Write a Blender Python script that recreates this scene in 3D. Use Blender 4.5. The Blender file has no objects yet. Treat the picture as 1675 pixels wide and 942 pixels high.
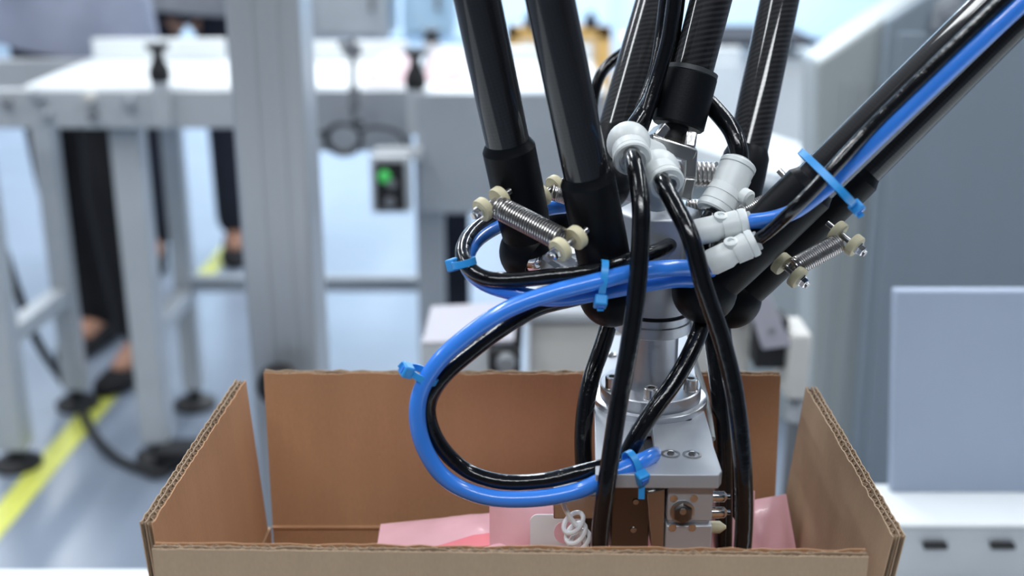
import bpy, bmesh, math, random
from mathutils import Vector, Matrix
random.seed(7)
R = math.radians
SC = bpy.context.scene
COL = SC.collection

# ------------------------------------------------------------------ camera, world, lights
HC = 1.25; TH = R(18.3); F = 2000.0
cd = bpy.data.cameras.new('camera'); cam = bpy.data.objects.new('camera', cd); COL.objects.link(cam)
cam.location = (0, 0, HC); cam.rotation_euler = (R(90) - TH, 0, 0)
cd.sensor_width = 36; cd.lens = F / 1675 * 36; cd.clip_start = .02; cd.clip_end = 80
cd.dof.use_dof = True; cd.dof.focus_distance = .60; cd.dof.aperture_fstop = 5.6; cd.dof.aperture_blades = 0
SC.camera = cam

w = bpy.data.worlds.new('world'); SC.world = w; w.use_nodes = True
bg = w.node_tree.nodes['Background']; bg.inputs[0].default_value = (.80, .89, 1, 1); bg.inputs[1].default_value = .62

def area(name, loc, target, sx, sy, power, col=(.93, .97, 1)):
    l = bpy.data.lights.new(name, 'AREA'); l.shape = 'RECTANGLE'; l.size = sx; l.size_y = sy; l.energy = power; l.color = col
    o = bpy.data.objects.new(name, l); COL.objects.link(o); o.location = loc
    o.rotation_euler = (Vector(target) - Vector(loc)).to_track_quat('-Z', 'Y').to_euler(); return o
for lx, ly, pw in ((-1.5, .9, 62), (1.3, .9, 50), (-2.9, 3.6, 62), (-.6, 3.8, 74), (1.9, 3.8, 52), (-2.9, 6.6, 95), (-.4, 6.8, 125), (2.2, 6.8, 105), (-3.9, 1.2, 50), (3.8, 1.6, 60)):
    area('ceiling_light', (lx, ly, 3.3), (lx, ly + .001, 0), .28, 2.2, pw)
area('ceiling_light', (-.2, -1.3, 3.3), (-.2, -1.299, 0), 2.4, .28, 66)
area('back_wall_fill', (0.6, 8.2, 3.2), (.6, 9.4, .8), 7, .6, 260, (.80, .92, 1))  # added lamp inside the hall, brightens the back wall; no window is built

SC.view_settings.view_transform = 'Standard'; SC.view_settings.look = 'None'
SC.view_settings.gamma = 1; SC.view_settings.use_curve_mapping = False
SC.view_settings.exposure = -0.32
SC.cycles.use_denoising = True

# ------------------------------------------------------------------ photo -> place helpers
ST, CT = math.sin(TH), math.cos(TH)
def P(px, py, D):
    u = (px - 837.5) / F; v = (py - 471) / F
    d = Vector((u, CT - v * ST, -ST - v * CT)); t = D / d.y
    return Vector((d.x * t, D, HC + d.z * t))
def Q(px, py, z):
    u = (px - 837.5) / F; v = (py - 471) / F
    d = Vector((u, CT - v * ST, -ST - v * CT)); t = (z - HC) / d.z
    return Vector((d.x * t, d.y * t, z))
def ZZ(py, D): return P(837, py, D).z
def XX(px, py, D): return P(px, py, D).x

# ------------------------------------------------------------------ materials
def mat(name, col, rough=.5, metal=0., coat=0., noise=None, bump=0., nscale=40., spec=.5, stretch=None, emit=None, trans=0.):
    m = bpy.data.materials.new(name); m.use_nodes = True; nt = m.node_tree; b = nt.nodes['Principled BSDF']
    b.inputs['Base Color'].default_value = (*col, 1); b.inputs['Roughness'].default_value = rough
    b.inputs['Metallic'].default_value = metal; b.inputs['Coat Weight'].default_value = coat
    b.inputs['Coat Roughness'].default_value = .05; b.inputs['Specular IOR Level'].default_value = spec
    if trans: b.inputs['Transmission Weight'].default_value = trans
    if emit: b.inputs['Emission Color'].default_value = (*emit[0], 1); b.inputs['Emission Strength'].default_value = emit[1]
    if noise or bump:
        tc = nt.nodes.new('ShaderNodeTexCoord'); mp = nt.nodes.new('ShaderNodeMapping')
        if stretch: mp.inputs['Scale'].default_value = stretch
        n = nt.nodes.new('ShaderNodeTexNoise'); n.inputs['Scale'].default_value = nscale; n.inputs['Detail'].default_value = 5
        nt.links.new(tc.outputs['Object'], mp.inputs[0]); nt.links.new(mp.outputs[0], n.inputs['Vector'])
        if noise:
            cr = nt.nodes.new('ShaderNodeValToRGB'); cr.color_ramp.elements[0].position = .3; cr.color_ramp.elements[1].position = .7
            cr.color_ramp.elements[0].color = (*[max(0, c * (1 - noise)) for c in col], 1)
            cr.color_ramp.elements[1].color = (*[min(1, c * (1 + noise)) for c in col], 1)
            nt.links.new(n.outputs['Fac'], cr.inputs[0]); nt.links.new(cr.outputs[0], b.inputs['Base Color'])
        if bump:
            bp = nt.nodes.new('ShaderNodeBump'); bp.inputs['Strength'].default_value = bump; bp.inputs['Distance'].default_value = .001
            nt.links.new(n.outputs['Fac'], bp.inputs['Height']); nt.links.new(bp.outputs[0], b.inputs['Normal'])
    return m

def carbon_mat(c2=.02, wave=False):
    m = mat('carbon_fibre', (.008, .008, .010), .5, 0, .8, spec=.15)
    nt = m.node_tree; b = nt.nodes['Principled BSDF']
    uv = nt.nodes.new('ShaderNodeTexCoord'); mp = nt.nodes.new('ShaderNodeMapping'); mp.inputs['Rotation'].default_value = (0, 0, R(38))
    ck = nt.nodes.new('ShaderNodeTexChecker'); ck.inputs['Scale'].default_value = 820
    ck.inputs['Color1'].default_value = (.004, .004, .005, 1); ck.inputs['Color2'].default_value = (c2, c2 * 1.03, c2 * 1.1, 1)
    n = nt.nodes.new('ShaderNodeTexNoise'); n.inputs['Scale'].default_value = 60
    src = ck.outputs['Color']
    if wave:
        mp.inputs['Rotation'].default_value = (0, 0, R(-24))
        wv = nt.nodes.new('ShaderNodeTexWave'); wv.bands_direction = 'Y'; wv.inputs['Scale'].default_value = 115; wv.inputs['Distortion'].default_value = .4
        cr = nt.nodes.new('ShaderNodeValToRGB'); cr.color_ramp.elements[0].position = .35; cr.color_ramp.elements[1].position = .75
        cr.color_ramp.elements[0].color = (.004, .004, .005, 1); cr.color_ramp.elements[1].color = (c2, c2 * 1.03, c2 * 1.08, 1)
        nt.links.new(mp.outputs[0], wv.inputs['Vector']); nt.links.new(wv.outputs['Fac'], cr.inputs[0]); src = cr.outputs[0]
    mx = nt.nodes.new('ShaderNodeMix'); mx.data_type = 'RGBA'
    nt.links.new(uv.outputs['UV'], mp.inputs[0]); nt.links.new(mp.outputs[0], ck.inputs[0]); nt.links.new(mp.outputs[0], n.inputs['Vector'])
    mr = nt.nodes.new('ShaderNodeMath'); mr.operation = 'MULTIPLY_ADD'; mr.inputs[1].default_value = .5; mr.inputs[2].default_value = .35
    nt.links.new(n.outputs['Fac'], mr.inputs[0]); nt.links.new(mr.outputs[0], mx.inputs['Factor']); nt.links.new(src, mx.inputs[6])
    mx.inputs[7].default_value = (.006, .006, .008, 1)
    nt.links.new(mx.outputs[2], b.inputs['Base Color']); return m

M = dict(
    carbon=carbon_mat(.011), weave=carbon_mat(.045, True),
    socket=mat('black_plastic', (.006, .007, .009), .40, bump=.08, nscale=900, spec=.12),
    hoseblack=mat('black_hose', (.004, .0045, .006), .17, 0, .25, noise=.3, nscale=150, bump=.55, spec=.45),
    hoseblue=mat('blue_hose', (.045, .25, .88), .26, 0, .5, noise=.06, nscale=30),
    tie=mat('blue_tie', (.035, .33, .80), .35),
    white=mat('white_plastic', (.76, .80, .80), .38, noise=.03, nscale=80, bump=.05),
    whitegrey=mat('grey_plastic_ring', (.40, .43, .44), .4),
    cream=mat('cream_nylon', (.66, .60, .40), .5, noise=.06, nscale=200),
    chrome=mat('chrome', (.80, .80, .80), .12, 1),
    steel=mat('steel', (.52, .51, .50), .28, 1, bump=.1, nscale=300),
    darksteel=mat('dark_steel', (.18, .17, .165), .3, 1),
    spring=mat('spring_steel', (.56, .54, .53), .3, 1),
    alu=mat('anodised_aluminium', (.60, .62, .66), .34, .85, noise=.04, nscale=90, bump=.06),
    alumatt=mat('matt_aluminium', (.56, .59, .64), .46, .55, noise=.05, nscale=50, bump=.05, stretch=(1, .2, 1)),
    black=mat('black_rubber', (.010, .010, .012), .55),
    red=mat('red_print', (.42, .03, .02), .5), greyprint=mat('grey_print', (.2, .2, .22), .5),
    pink=mat('pink_film', (.86, .50, .56), .35, 0, .3, noise=.06, nscale=25, bump=.5),
    palepink=mat('pale_pink_film', (.88, .66, .70), .4, noise=.08, nscale=14),
    redprint=mat('pink_red_print', (.85, .22, .26), .4),
    label=mat('white_label', (.82, .84, .86), .35), brown=mat('brown_print', (.13, .09, .075), .35),
    belt=mat('white_belt', (.84, .88, .90), .45, noise=.03, nscale=6),
    painted=mat('painted_frame', (.55, .58, .61), .42, .2, noise=.05, nscale=8),
    painteddark=mat('painted_steel_grey', (.43, .46, .50), .42, .3, noise=.06, nscale=8),
    post=mat('post_aluminium', (.46, .49, .53), .38, .35, noise=.03, nscale=3, stretch=(1, 1, .2)),
    cabinet=mat('cabinet_paint', (.30, .36, .42), .4, .1, noise=.04, nscale=4, stretch=(2, 2, .2)),
    cabinetlight=mat('cabinet_light_paint', (.44, .48, .49), .4, .1, noise=.04, nscale=4, stretch=(2, 2, .2)),
    sheet=mat('blue_grey_sheet', (.35, .42, .55), .5, noise=.05, nscale=5),
    beige=mat('cream_machine_paint', (.66, .65, .62), .5, noise=.06, nscale=15),
    lilac=mat('lilac_grey_sheet', (.44, .43, .49), .5, noise=.04, nscale=12),
    orange=mat('orange_yellow_paint', (.78, .46, .14), .5, noise=.1, nscale=10),
    cyan=mat('pale_cyan_paint', (.50, .72, .90), .5), navy=mat('navy_cloth', (.012, .015, .028), .8, noise=.3, nscale=30),
    trouser=mat('black_cloth', (.006, .006, .009), .85, noise=.3, nscale=30),
    shirt=mat('blue_grey_cloth', (.36, .39, .50), .85, noise=.06, nscale=20),
    shirtb=mat('grey_cloth', (.30, .31, .34), .85, noise=.1, nscale=20),
    skin=mat('skin', (.52, .27, .18), .5), hair=mat('black_hair', (.012, .009, .008), .6), eye=mat('eye_dark', (.02, .015, .012), .2),
    yellow=mat('yellow_floor_tape', (.74, .76, .14), .45, noise=.1, nscale=14),
    green=mat('green_lamp', (.05, .45, .10), .4, emit=((.1, .7, .15), .35)),
    darkgrey=mat('dark_grey_plastic', (.05, .055, .06), .4),
    grey=mat('mid_grey_plastic', (.20, .21, .23), .5),
)

def kraft(name, col, streak=.06):
    m = bpy.data.materials.new(name); m.use_nodes = True; nt = m.node_tree; b = nt.nodes['Principled BSDF']
    b.inputs['Roughness'].default_value = .72; b.inputs['Specular IOR Level'].default_value = .3
    tc = nt.nodes.new('ShaderNodeTexCoord')
    def nz(scale, st, det=6):
        mp = nt.nodes.new('ShaderNodeMapping'); mp.inputs['Scale'].default_value = st
        n = nt.nodes.new('ShaderNodeTexNoise'); n.inputs['Scale'].default_value = scale; n.inputs['Detail'].default_value = det
        nt.links.new(tc.outputs['Object'], mp.inputs[0]); nt.links.new(mp.outputs[0], n.inputs['Vector']); return n
    a = nz(60, (1, 1, .05)); f = nz(900, (1, 1, .4)); big = nz(9, (1, 1, .35))
    ad = nt.nodes.new('ShaderNodeMath'); ad.operation = 'ADD'; ad2 = nt.nodes.new('ShaderNodeMath'); ad2.operation = 'ADD'
    nt.links.new(a.outputs['Fac'], ad.inputs[0]); nt.links.new(f.outputs['Fac'], ad.inputs[1])
    nt.links.new(ad.outputs[0], ad2.inputs[0]); nt.links.new(big.outputs['Fac'], ad2.inputs[1])
    mr = nt.nodes.new('ShaderNodeMapRange'); mr.inputs[1].default_value = 1.1; mr.inputs[2].default_value = 1.9
    cr = nt.nodes.new('ShaderNodeValToRGB')
    cr.color_ramp.elements[0].color = (*[c * (1 - streak * 1.6) for c in col], 1)
    cr.color_ramp.elements[1].color = (*[c * (1 + streak) for c in col], 1)
    nt.links.new(ad2.outputs[0], mr.inputs[0]); nt.links.new(mr.outputs[0], cr.inputs[0]); nt.links.new(cr.outputs[0], b.inputs['Base Color'])
    bp = nt.nodes.new('ShaderNodeBump'); bp.inputs['Strength'].default_value = .15; bp.inputs['Distance'].default_value = .0006
    nt.links.new(ad.outputs[0], bp.inputs['Height']); nt.links.new(bp.outputs[0], b.inputs['Normal'])
    return m
M['kraft'] = kraft('kraft_liner_inside', (.53, .30, .165)); M['kraftout'] = kraft('kraft_liner_outside', (.46, .33, .22), .05)
M['flute'] = kraft('kraft_fluting', (.40, .29, .20), .1)

def floor_mat():
    m = mat('epoxy_floor', (.24, .285, .36), .30, noise=.14, nscale=1.6, spec=.7); return m
M['floor'] = floor_mat()
M['halldark'] = mat('dark_reflection_wall', (.05, .055, .06), .7, noise=.05, nscale=2)  # dark tone chosen so glossy black parts mirror less light
M['hall'] = mat('hall_paint', (.26, .28, .32), .7, noise=.05, nscale=2)
M['wall'] = mat('wall_paint', (.60, .78, .95), .6, noise=.06, nscale=1.5)

# ------------------------------------------------------------------ mesh builder
class MB:
    def __init__(s): s.v = []; s.f = []; s.uv = {}; s.mi = {}
    def add(s, vs, fs, uvs=None, mi=0):
        o = len(s.v); s.v += [Vector(p) for p in vs]
        for i, f in enumerate(fs):
            k = len(s.f); s.f.append([o + a for a in f])
            if uvs: s.uv[k] = uvs[i]
            if mi: s.mi[k] = mi
        return s
    def rings(s, rings, closed=False, cap=True, lens=None, rad=.01):
        n = len(rings[0]); vs = [p for r in rings for p in r]; fs = []; uv = []; m = len(rings)
        for i in range(m if closed else m - 1):
            for j in range(n):
                a = i * n + j; b = i * n + (j + 1) % n; c = ((i + 1) % m) * n + (j + 1) % n; d = ((i + 1) % m) * n + j
                fs.append([a, b, c, d])
                l0 = lens[i] if lens else i * .01; l1 = lens[(i + 1) % m] if lens else (i + 1) * .01
                u0 = j / n * 6.283 * rad; u1 = (j + 1) / n * 6.283 * rad
                uv.append([(u0, l0), (u1, l0), (u1, l1), (u0, l1)])
        if cap and not closed:
            fs.append(list(range(n))[::-1]); uv.append([(0, 0)] * n)
            fs.append([(m - 1) * n + j for j in range(n)]); uv.append([(0, 0)] * n)
        return s.add(vs, fs, uv)
    def tube(s, pts, r, n=12, closed=False, rr=None):
        pts = [Vector(p) for p in pts]; rg = []; L = [0.]
        t0 = (pts[1] - pts[0]).normalized(); up = Vector((0, 0, 1)) if abs(t0.z) < .9 else Vector((1, 0, 0))
        nrm = (up - t0 * up.dot(t0)).normalized(); N = len(pts)
        for i, p in enumerate(pts):
            if closed: t = (pts[(i + 1) % N] - pts[i - 1]).normalized()
            else: t = (pts[min(i + 1, N - 1)] - pts[max(i - 1, 0)]).normalized()
            nrm = (nrm - t * nrm.dot(t)).normalized(); b = t.cross(nrm); q = rr[i] if rr else r
            rg.append([p + (nrm * math.cos(a) + b * math.sin(a)) * q for a in [2 * math.pi * k / n for k in range(n)]])
            if i: L.append(L[-1] + (p - pts[i - 1]).length)
        return s.rings(rg, closed, True, L + [L[-1]], r)
    def lathe(s, o, axis, prof, n=28):
        o = Vector(o); ax = Vector(axis).normalized(); up = Vector((0, 0, 1)) if abs(ax.z) < .9 else Vector((1, 0, 0))
        e1 = (up - ax * up.dot(ax)).normalized(); e2 = ax.cross(e1)
        rg = [[o + ax * t + (e1 * math.cos(a) + e2 * math.sin(a)) * max(r, 1e-5) for a in [2 * math.pi * k / n for k in range(n)]] for t, r in prof]
        return s.rings(rg, False, True, [t for t, r in prof], max(r for t, r in prof))
    def box(s, c, size, m=None):
        c = Vector(c); x, y, z = [a / 2 for a in size]; m = m or Matrix.Identity(3)
        vs = [c + m @ Vector((sx * x, sy * y, sz * z)) for sx in (-1, 1) for sy in (-1, 1) for sz in (-1, 1)]
        return s.add(vs, [[0, 1, 3, 2], [4, 6, 7, 5], [0, 4, 5, 1], [2, 3, 7, 6], [0, 2, 6, 4], [1, 5, 7, 3]])
    def span(s, x0, x1, y0, y1, z0, z1): return s.box(((x0 + x1) / 2, (y0 + y1) / 2, (z0 + z1) / 2), (abs(x1 - x0), abs(y1 - y0), abs(z1 - z0)))
    def bar(s, a, b, wd, th, side=(0, 1, 0)):
        a = Vector(a); b = Vector(b); z = (b - a); L = z.length; z.normalize(); y = Vector(side); y = (y - z * y.dot(z)).normalized(); x = y.cross(z)
        m = Matrix((x, y, z)).transposed(); return s.box((a + b) / 2, (wd, th, L), m)
    def prism(s, poly, off):
        poly = [Vector(p) for p in poly]; off = Vector(off); n = len(poly)
        return s.add(poly + [p + off for p in poly], [list(range(n))[::-1], [n + i for i in range(n)]] + [[i, (i + 1) % n, n + (i + 1) % n, n + i] for i in range(n)])
    def sphere(s, c, r, n=20, sc=(1, 1, 1)):
        c = Vector(c); k = n // 2
        rg = [[c + Vector((r * math.sin(a) * math.cos(b) * sc[0], r * math.sin(a) * math.sin(b) * sc[1], -r * math.cos(a) * sc[2])) for b in [2 * math.pi * j / n for j in range(n)]] for a in [max(.02, min(math.pi - .02, math.pi * i / k)) for i in range(k + 1)]]
        return s.rings(rg)

ORG = {}
def put(name, mb, material, parent=None, bevel=0, sharp=38, mats=None, origin=None, label=None, mods=None):
    me = bpy.data.meshes.new(name); vs = mb.v
    if parent is not None and parent.name in ORG: base = ORG[parent.name] if origin is None else Vector(origin)
    if parent is None or origin is not None or parent.name not in ORG:
        xs = [v.x for v in vs]; ys = [v.y for v in vs]; zs = [v.z for v in vs]
        base = Vector(origin) if origin is not None else Vector(((min(xs) + max(xs)) / 2, (min(ys) + max(ys)) / 2, min(zs)))
    me.from_pydata([v - base for v in vs], [], mb.f)
    if mb.uv:
        ul = me.uv_layers.new(name='UVMap')
        for p in me.polygons:
            u = mb.uv.get(p.index)
            if u:
                for li, q in zip(p.loop_indices, u): ul.data[li].uv = q
    for m_ in (mats or [material]): me.materials.append(M[m_] if isinstance(m_, str) else m_)
    for k, i in mb.mi.items(): me.polygons[k].material_index = i
    b = bmesh.new(); b.from_mesh(me); bmesh.ops.recalc_face_normals(b, faces=b.faces); b.to_mesh(me); b.free()
    if sharp:
        me.polygons.foreach_set('use_smooth', [True] * len(me.polygons)); me.set_sharp_from_angle(angle=R(sharp))
    o = bpy.data.objects.new(name, me); COL.objects.link(o)
    if parent is not None:
        o.parent = parent; o.location = base - ORG[parent.name]
    else: o.location = base
    ORG[o.name] = base
    if bevel:
        bv = o.modifiers.new('bevel', 'BEVEL'); bv.width = bevel; bv.segments = 2; bv.limit_method = 'ANGLE'; bv.angle_limit = R(40)
    if label: o['label'] = label
    return o
def tag(o, label, cat, group=None):
    o['label'] = label; o['category'] = cat
    if group: o['group'] = group
    return o
def thing(name, loc, label, cat, group=None):
    o = bpy.data.objects.new(name, None); COL.objects.link(o); o.location = Vector(loc); o.empty_display_size = .02
    ORG[o.name] = Vector(loc); return tag(o, label, cat, group)
def struct(o): o['kind'] = 'structure'; return o

def spline(pts, k=10):
    pts = [Vector(p) for p in pts]; out = []
    ex = [pts[0] * 2 - pts[1]] + pts + [pts[-1] * 2 - pts[-2]]
    for i in range(1, len(ex) - 2):
        p0, p1, p2, p3 = ex[i - 1], ex[i], ex[i + 1], ex[i + 2]
        for j in range(k):
            t = j / k
            out.append(.5 * ((2 * p1) + (p2 - p0) * t + (2 * p0 - 5 * p1 + 4 * p2 - p3) * t * t + (3 * p1 - p0 - 3 * p2 + p3) * t ** 3))
    out.append(pts[-1]); return out
def hose(name, pp, r, m, label, cat='hose', group=None, k=12, n=16, smooth=2):
    pts = spline([P(*p) for p in pp], k)
    for _ in range(smooth): pts = [pts[0]] + [(pts[i - 1] + pts[i] * 2 + pts[i + 1]) / 4 for i in range(1, len(pts) - 1)] + [pts[-1]]
    o = put(name, MB().tube(pts, r, n), m); return tag(o, label, cat, group)

# ================================================================== SETTING
f = MB().span(-6, 6, -3.0, 9.6, -.1, 0); struct(put('floor', f, 'floor', sharp=0))
wb = MB().span(-6, 6, 9.5, 9.6, 0, 3.6); wall = struct(put('wall_back', wb, 'wall', sharp=0))
struct(put('ceiling', MB().span(-6, 6, -3, 9.6, 3.7, 3.8), 'hall', sharp=0))  # unseen hall shell, added to shut out world light and darken reflections
struct(put('wall_left', MB().span(-6.1, -6, -3, 9.6, 0, 3.7), 'hall', sharp=0)); struct(put('wall_right', MB().span(6, 6.1, -3, 9.6, 0, 3.7), 'hall', sharp=0))
struct(put('wall_front', MB().span(-6, 6, -3.1, -3, 0, 3.7), 'halldark', sharp=0))  # unseen wall behind camera, kept dark to deepen reflections in the blacks
for x in (-4.2, -2.2, -.2, 1.8, 3.8):
    put('wall_panel', MB().span(x - .96, x + .96, 9.47, 9.5, .12, 3.3), 'wall', wall, bevel=.01)

def floor_tape(p0, p1, wd, label):
    a = Q(*p0, .0); b = Q(*p1, .0); d = (b - a).normalized(); n = Vector((-d.y, d.x, 0)) * wd / 2
    o = put('floor_tape', MB().prism([a - n, a + n, b + n, b - n], (0, 0, .002)), 'yellow'); tag(o, label, 'floor tape', )
floor_tape((-120, 990), (224, 588), .062, 'yellow floor marking tape running past the black shoe, lower left')
floor_tape((325, 462), (620, 118), .062, 'yellow floor marking tape beyond the grey post, upper piece')

# ================================================================== BACKGROUND CONVEYORS
ZT = .858
cA = thing('belt_conveyor', (XX(150, 450, 2.6), 2.7, 0), 'white-topped belt conveyor on a grey frame with adjustable feet, left of post', 'conveyor')
xl, xr = XX(-150, 140, 2.5), XX(672, 140, 2.5)
put('belt', MB().span(XX(38, 140, 2.5), xr, 2.5, 2.92, ZT - .02, ZT), 'belt', cA, bevel=.004)
put('side_rail', MB().span(xl, XX(505, 140, 2.5), 2.47, 2.5, ZZ(206, 2.5), ZT - .004), 'painted', cA, bevel=.004)
put('side_rail', MB().span(XX(505, 140, 2.5), xr, 2.47, 2.5, ZZ(243, 2.5), ZT - .004), 'painteddark', cA, bevel=.004)
put('side_rail', MB().span(xl, xr, 2.92, 2.95, ZZ(206, 2.5), ZT - .004), 'painted', cA, bevel=.004)
put('guard_panel', MB().span(XX(156, 90, 2.9), XX(372, 90, 2.9), 2.88, 2.90, ZT, ZZ(62, 2.9)), 'belt', cA, bevel=.004)
put('guard_panel', MB().span(XX(505, 90, 2.9), XX(668, 90, 2.9), 2.88, 2.90, ZT, ZZ(66, 2.9)), 'belt', cA, bevel=.004)
for px, py, w_ in ((30, 762, .062), (262, 750, .062), (128, 664, .05), (320, 664, .045)):
    q = Q(px, py, 0); z1 = ZT - .09
    lg = put('leg', MB().span(q.x - w_ / 2, q.x + w_ / 2, q.y - w_ / 2, q.y + w_ / 2, .05, z1), 'painted', cA, bevel=.004)
    put('foot', MB().lathe(q, (0, 0, 1), [(0, .052), (.012, .054), (.022, .04), (.03, .016), (.055, .014), (.058, 0)], 20), 'black', lg)
for (a, b) in (((30, 762), (128, 664)), ((262, 750), (320, 664))):
    A = Q(*a, 0); B = Q(*b, 0)
    put('cross_bar', MB().bar(A + Vector((0, .03, .30)), B + Vector((0, -.03, .30)), .045, .04, (0, 0, 1)), 'painted', cA, bevel=.003)
A = Q(320, 664, 0); put('cross_bar', MB().span(A.x + .02, XX(690, 530, 2.86), 2.81, 2.85, .31, .345), 'painteddark', cA, bevel=.003)
# rail clamp plate with small fixings
for px, py, s_, m_ in ((145, 160, .028, 'beige'), (150, 188, .02, 'grey'), (60, 158, .03, 'painteddark'), (210, 168, .03, 'painteddark'), (75, 188, .025, 'painteddark'), (10, 168, .02, 'grey')):
    c = P(px, py, 2.46); put('rail_fixing', MB().lathe(c, (0, -1, 0), [(-.015, s_ * .5), (.004, s_ * .5), (.006, s_ * .3), (.012, s_ * .3)], 8), m_, cA)

def star_knob(px, pytop, pybot, D, label):
    b = P(px, pybot, D); t = P(px, pytop, D); H = t.z - b.z
    k = thing('clamp_knob', b, label, 'knob', )
    put('grip', MB().lathe(b, (0, 0, 1), [(0, .018), (H * .15, .022), (H * .35, .02), (H * .62, .010), (H * .8, .010)]), 'black', k)
    put('cap', MB().lathe(b, (0, 0, 1), [(H * .8, .012), (H * .88, .022), (H, .024), (H * 1.01, .001)]), 'black', k)
    put('stud', MB().lathe(b, (0, 0, 1), [(-.09, .018), (0, .018)]), 'painted', k)
star_knob(262, 72, 133, 2.46, 'black clamp knob on the conveyor rail left of the tall post')
star_knob(680, 80, 145, 2.42, 'larger black clamp knob above the side panel, left of the carbon rods')
star_knob(706, 47, 68, 2.86, 'small black clamp knob on the far rail, behind the larger knob')

cB = thing('belt_conveyor', (XX(790, 250, 2.4), 2.6, 0), 'white belt conveyor with a tall grey side panel behind the left carbon rods', 'conveyor')
xb0, xb1 = XX(682, 240, 2.38), XX(990, 240, 2.38)
put('side_panel', MB().span(xb0, xb1, 2.38, 2.41, ZZ(350, 2.38), ZZ(152, 2.38)), 'painteddark', cB, bevel=.004)
put('belt', MB().span(xb0, xb1, 2.41, 2.84, ZT - .03, ZZ(152, 2.38)), 'belt', cB, bevel=.004)
put('side_panel', MB().span(xb0, xb1, 2.84, 2.87, ZZ(350, 2.38), ZT + .035), 'belt', cB, bevel=.004)
for px, D in ((705, 2.42), (950, 2.42), (748, 2.8)):
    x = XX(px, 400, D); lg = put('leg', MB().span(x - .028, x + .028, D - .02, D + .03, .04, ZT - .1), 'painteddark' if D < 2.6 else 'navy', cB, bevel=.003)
    put('foot', MB().lathe((x, D, 0), (0, 0, 1), [(0, .05), (.015, .05), (.03, .015), (.04, .015)], 18), 'black', lg)
cb = thing('control_box', P(638, 350, 2.33), 'small control box with green lamp on the conveyor rail', 'control box')
x0, x1 = XX(610, 300, 2.3), XX(664, 300, 2.3)
put('housing', MB().span(x0 - .006, x1 + .006, 2.315, 2.37, ZZ(352, 2.3), ZZ(258, 2.3)), 'painted', cb, bevel=.004)
put('face_plate', MB().span(x0 + .004, x1 - .004, 2.308, 2.315, ZZ(345, 2.3), ZZ(268, 2.3)), 'black', cb)
put('green_lamp', MB().lathe(P(629, 288, 2.308), (0, -1, 0), [(0, .012), (.008, .012), (.012, .006), (.013, 0)]), 'green', cb, label='round green lamp')
put('push_button', MB().lathe(P(641, 300, 2.308), (0, -1, 0), [(0, .009), (.008, .009), (.009, 0)]), 'grey', cb)
put('push_button', MB().lathe(P(638, 330, 2.308), (0, -1, 0), [(0, .010), (.008, .010), (.009, 0)]), 'grey', cb)
# support bracket for the box
put('bracket', MB().span(x0, XX(690, 262, 2.35), 2.34, 2.38, ZZ(262, 2.34), ZZ(246, 2.34)), 'painted', cb)
# sensor stand
ss = thing('sensor_stand', P(578, 200, 2.42), 'thin grey sensor rod with clamp standing at the conveyor edge', 'sensor')
put('rod', MB().tube([P(578, 195, 2.42), P(577, 60, 2.42)], .006), 'grey', ss)
put('clamp', MB().box(P(576, 82, 2.42), (.035, .02, .022)), 'grey', ss, bevel=.003)
put('sensor_head', MB().box(P(580, 160, 2.42), (.022, .03, .04)), 'grey', ss, bevel=.003); put('sensor_tip', MB().box(P(562, 72, 2.42), (.02, .02, .012)), 'grey', ss, bevel=.003)
# coiled cable
cc = MB(); C = P(563, 226, 2.40)
for k in range(4):
    rr_ = .032 + .0018 * k
    cc.tube([C + Vector((rr_ * math.cos(a), -.004 * k, rr_ * .85 * math.sin(a))) for a in [2 * math.pi * i / 28 for i in range(28)]], .0032, 8, closed=True)
cc.tube(spline([C + Vector((-.03, 0, .01)), P(530, 216, 2.4), P(512, 220, 2.4)], 6), .004, 8)
cc.tube(spline([C + Vector((.03, 0, .01)), P(610, 208, 2.4), P(650, 216, 2.4), P(664, 240, 2.38), P(655, 262, 2.35)], 6), .004, 8)
cc.tube([C + Vector((.02, -.01, .03)), P(592, 200, 2.4)], .006, 8)
tag(put('coiled_cable', cc, 'black'), 'coiled black cable hanging on the rail above the control box', 'cable')
# pink packets on the belt
for i, (a, b, y0, lab) in enumerate(((592, 672, 118, 'pale pink packet on the white belt, left of the larger black knob'), (688, 765, 122, 'pale pink packet on the white belt, right of the larger black knob'))):
    pa = P(a, y0 + 5, 2.52); pb = P(b, y0 + 5, 2.52)
    m_ = MB(); nx = 14; ny = 8; top = []; L = pb.x - pa.x
    for j in range(ny + 1):
        for k in range(nx + 1):
            zb = ZT if i == 0 else ZZ(152, 2.38)
            u, v = k / nx, j / ny; hgt = .045 * (math.sin(math.pi * u) * math.sin(math.pi * v)) ** .45 + random.uniform(0, .003)
            top.append(Vector((pa.x + L * u, 2.52 + .26 * v, zb + hgt)))
    fs = [[j * (nx + 1) + k, j * (nx + 1) + k + 1, (j + 1) * (nx + 1) + k + 1, (j + 1) * (nx + 1) + k] for j in range(ny) for k in range(nx)]
    m_.add(top, fs); m_.add([Vector((pa.x, 2.52, zb)), Vector((pb.x, 2.52, zb)), Vector((pb.x, 2.78, zb)), Vector((pa.x, 2.78, zb))], [[0, 1, 2, 3]])
    tag(put('pink_packet', m_, 'palepink'), lab, 'packet')

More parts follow.
